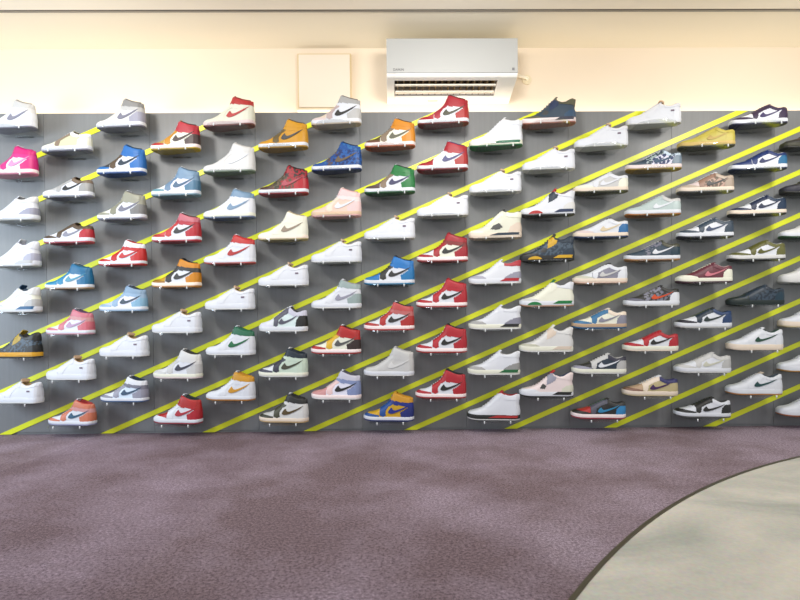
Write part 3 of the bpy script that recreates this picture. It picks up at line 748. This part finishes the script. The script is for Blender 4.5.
 (12,4,'D','333 667 444/889 333/778 e52 eee 222 eee ccc 222 777 222 -','black and grey low-top sneaker with orange side logo and white heel'),
 (12,5,'D','eee c23 c23 eee 222 c23 c23 eed edc c23 c56 944 -','red and white low-top sneaker with black side logo'),
 (12,6,'D','db9 865 edc dc9 425 dc9 336 edc cb9 eee eee 336 -','tan low-top sneaker with purple side logo'),
 (13,0,'D','dc5 dc5 dc5 dc5 ca4 dc5 dc5 ec7 443 dc5 ba6 654 -','all pale yellow low-top sneaker near the top right'),
 (13,1,'D','dcc ba9 976 b98/654 333 a98 ba9 edc 555 eee eee a98 -','brown and beige low-top sneaker with black side logo'),
 (13,2,'D','eee 345 345 eee 346 345 345 eee 223 345 eee eee -','slate navy and white low-top sneaker left of the darker navy one'),
 (13,3,'D','734 eed 734 734 e89 eed 734 eed 423 734 eed ecc -','burgundy and cream low-top sneaker with pink side logo'),
 (13,4,'D','eee 223 234 eee 233 247 247 eee bbb 222 563 234 -','white, black and blue low-top sneaker'),
 (13,5,'D','eee ccc ccc eee ccb bbb ccc eee ccc ccc ccc ddd -','pale grey and white low-top sneaker low on the right'),
 (13,6,'D','eee 222 222 eee 222 222 eee eee 555 222 233 222 -','black and white low-top sneaker in the bottom row'),
 (14,0,'D','eee 324 324 eee 326 324 324 eee 224 324 324 546 -','dark purple and white low-top sneaker in the top right corner'),
 (14,1,'D','137 137 137 eee 126 27a 137 eee 124 137 137 eee -','royal blue and white low-top sneaker under the dark purple one'),
 (14,2,'D','eee 124 124 eee 124 135 135 edc 222 124 eee eee -','dark navy and white low-top sneaker with cream midsole'),
 (14,3,'D','eee 662 662 eee 662 663 663 ddd 333 662 663 eee -','olive green and white low-top sneaker'),
 (14,4,'D','234/122 122 234 123/345 - 134 123/345 122 122 234 234 222 -','all black navy low-top sneaker'),
 (14,5,'F','eee eee eee eee 143 eee eee edc dcb eee eee 143 -','white low-top sneaker with green side logo and cream sole'),
 (14,6,'F','eee eee eee eee 144 eee eee eee c84 cba eee 345 -','white low-top sneaker with dark green side logo and gum sole'),
 (15,0,'D','432 222 432 433 222 432 432 332 222 432 222 332 -','dark brown low-top sneaker cut by the right edge near the top'),
 (15,1,'D','333 223 433 234 655 234 433 223 222 333 333 332 -','black low-top sneaker cut by the right edge under the dark brown one'),
 (15,2,'D','ddd ddd ddd ddd ccc ddd ddd eee 142 ddd ddd ddd -','white low-top sneaker with green outsole cut by the right edge'),
 (15,3,'F','ddd ddd ddd ddd ccc ddd ddd ddd ccc ddd ddd ddd -','all white low-top sneaker cut by the right edge, level with the black navy one'),
 (15,4,'F','eee eee eee eee ccc eee eee edc cb9 eee eee ddd -','white low-top sneaker with cream sole cut by the right edge'),
 (15,5,'F','eee eee eee eee 999 eee eee eee b83 eee eee ddd -','white low-top sneaker with gum outsole, second from the bottom at the right edge'),
 (15,6,'F','eee eee eee eee 999 eee eee eee b63 eee eee ddd -','white low-top sneaker with orange gum outsole, lowest at the right edge'),
]

# regular mounting grid, measured once off the wall
SY = PF - 0.085                                     # centre plane of the sneakers
YN = SY - 0.045
gx8 = unproj(442, 265, Y=SY).x
dx = (unproj(756, 265, Y=SY).x - unproj(70.8, 265, Y=SY).x) / 13
z6 = unproj(443, 398.5, Y=YN).z; z1_ = unproj(443, 171.5, Y=YN).z
dz = (z1_ - z6) / 5
TURN = math.radians(-11)
SCALE = {'H': (.955, .95, .94), 'M': (.945, .95, .95), 'D': (.945, .95, .97), 'F': (.955, .95, .95), '3': (.965, .95, .96), '4': (.955, .95, .97), '5': (.965, .95, .96)}

# clear shelf: D-shaped plate with two pegs and a back bracket
def shelf_meshes():
    m = MB(); dep = 0.19; half = 0.105
    prof = [(-half, 0.0)] + [(-half * math.cos(a), -(dep - .06) - .06 * math.sin(a)) for a in [math.pi * k / 16 for k in range(17)]] + [(half, 0.0)]
    m.prism_z(prof, -0.004, 0.0)
    plate = m.mesh('shelf_plate')
    m = MB(); m.box(-0.05, 0.05, -0.004, 0.0, -0.008, 0.002); br = m.mesh('shelf_bracket')
    m = MB(); m.cyl((0, 0, -0.004), (0, 0, -0.018), 0.0034, 10); peg = m.mesh('peg', True)
    return plate, br, peg
def clear():
    m = bpy.data.materials.new('clear_acrylic'); m.use_nodes = True; nt = m.node_tree; nt.nodes.clear()
    out = nt.nodes.new('ShaderNodeOutputMaterial'); mx = nt.nodes.new('ShaderNodeMixShader'); mx.inputs[0].default_value = 0.10
    tr = nt.nodes.new('ShaderNodeBsdfTransparent'); tr.inputs[0].default_value = (.93, .94, .94, 1)
    gl = nt.nodes.new('ShaderNodeBsdfGlossy'); gl.inputs['Roughness'].default_value = 0.1
    nt.links.new(tr.outputs[0], mx.inputs[1]); nt.links.new(gl.outputs[0], mx.inputs[2]); nt.links.new(mx.outputs[0], out.inputs[0])
    return m
plate_me, br_me, peg_me = shelf_meshes(); clear_m = clear(); peg_m = mat('dfe2e4', 0.2, 'clear_white_peg')

def shade(code):                                    # measured leather colours sit a little under the nominal swatches
    out = []
    for h in code.split('/'):
        h = {'eee': 'e2e5ee'}.get(h, h)
        if len(h) == 3: h = ''.join(ch * 2 for ch in h)
        r, g, b = (int(h[i:i + 2], 16) for i in (0, 2, 4)); mx = max(r, g, b); k = .92 if mx - min(r, g, b) < 60 else .80
        out.append('%02x%02x%02x' % (int(r * k), int(g * k), int(b * k)))
    return '/'.join(out)
WHITES = 'plain white low-top sneakers with a small printed label'
for (cix, row, key, cols, label) in SH:
    if key not in cache: cache[key] = build_model(key)
    cs = dict(zip(KEYS, cols.split()))
    gx = gx8 + dx * (cix - 8) - .0037 * (row - 3) * min(1, cix / 7)
    gz = z6 + (dz + .0026 * min(1, max(0, min((cix - 1) / 5, (17 - cix) / 8)))) * (6 - row) - (dz * .5 if cix % 2 else 0)
    gz -= .002 * max(0, (4 - cix) / 4) * max(0, (row - 2) / 4)
    # shelf
    short = label.split(',')[0]
    words = ('clear shelf under the ' + short).split()
    full = ('clear shelf under the ' + label).split()
    sh = empty('display_shelf', (gx, PF, gz - 0.0017))
    lab = ' '.join(full) if len(full) <= 16 else ' '.join(full[:4] + [w_ for w_ in full[4:] if w_ not in ('sneaker', 'with', 'the', 'and')])
    tag(sh, ' '.join(lab.split()[:16]), 'shelf', 'clear display shelves under the sneakers')
    put('shelf_plate', plate_me, clear_m, sh); put('shelf_bracket', br_me, clear_m, sh)
    for px_ in (-0.062, 0.078): put('peg', peg_me, peg_m, sh, loc=(px_, -0.158, 0.006))
    # sneaker
    jit = random.uniform(-.8, .8)
    rt = empty('sneaker', (gx + random.uniform(-.002, .002), SY, gz), TURN + math.radians(jit))
    rt.scale = SCALE[key]
    if key == 'H' and cix <= 2 and row >= 3: rt.scale = (.935, .95, .83)
    if cix == 4 and row < 4 and key == 'H': rt.scale = (1.0, .95, .955)
    tag(rt, label, 'sneaker', WHITES if cols == WHITE else 'sneakers on the display wall')
    for pn, me in cache[key].items():
        pn = pn.split('#')[0]; ck = pn
        if pn in ('ankle_panel', 'midsole_insert', 'printed_label'): ck = 'extra'
        elif pn == 'midsole_insert2': ck = 'extra'
        elif pn == 'side_mesh': ck = 'laces'
        elif pn == 'tread': ck = 'outsole'
        code = cs.get(ck, 'eee')
        if code == '-': continue
        if pn == 'toe_box' and key == 'F': continue
        if pn == 'tongue_tag':
            if cols != WHITE: continue
            code = 'f0c8a0'
        if (cix, row) == (10, 2):
            if pn == 'midsole_insert2': code = 'c33'
        elif pn == 'midsole_insert2' and (cix, row) not in ((10, 4), (10, 3), (0, 5)): continue
        code = shade(code)
        o = put(pn, me, mat(code, 0.5 if pn not in ('midsole', 'outsole') else 0.6), rt)
print('shoes', len(SH), left_n, i)
labs = [o['label'] for o in COL.objects if 'label' in o.keys()]
import collections
print('dups', [k for k, v in collections.Counter(labs).items() if v > 1], 'long', [l for l in labs if len(l.split()) > 16])
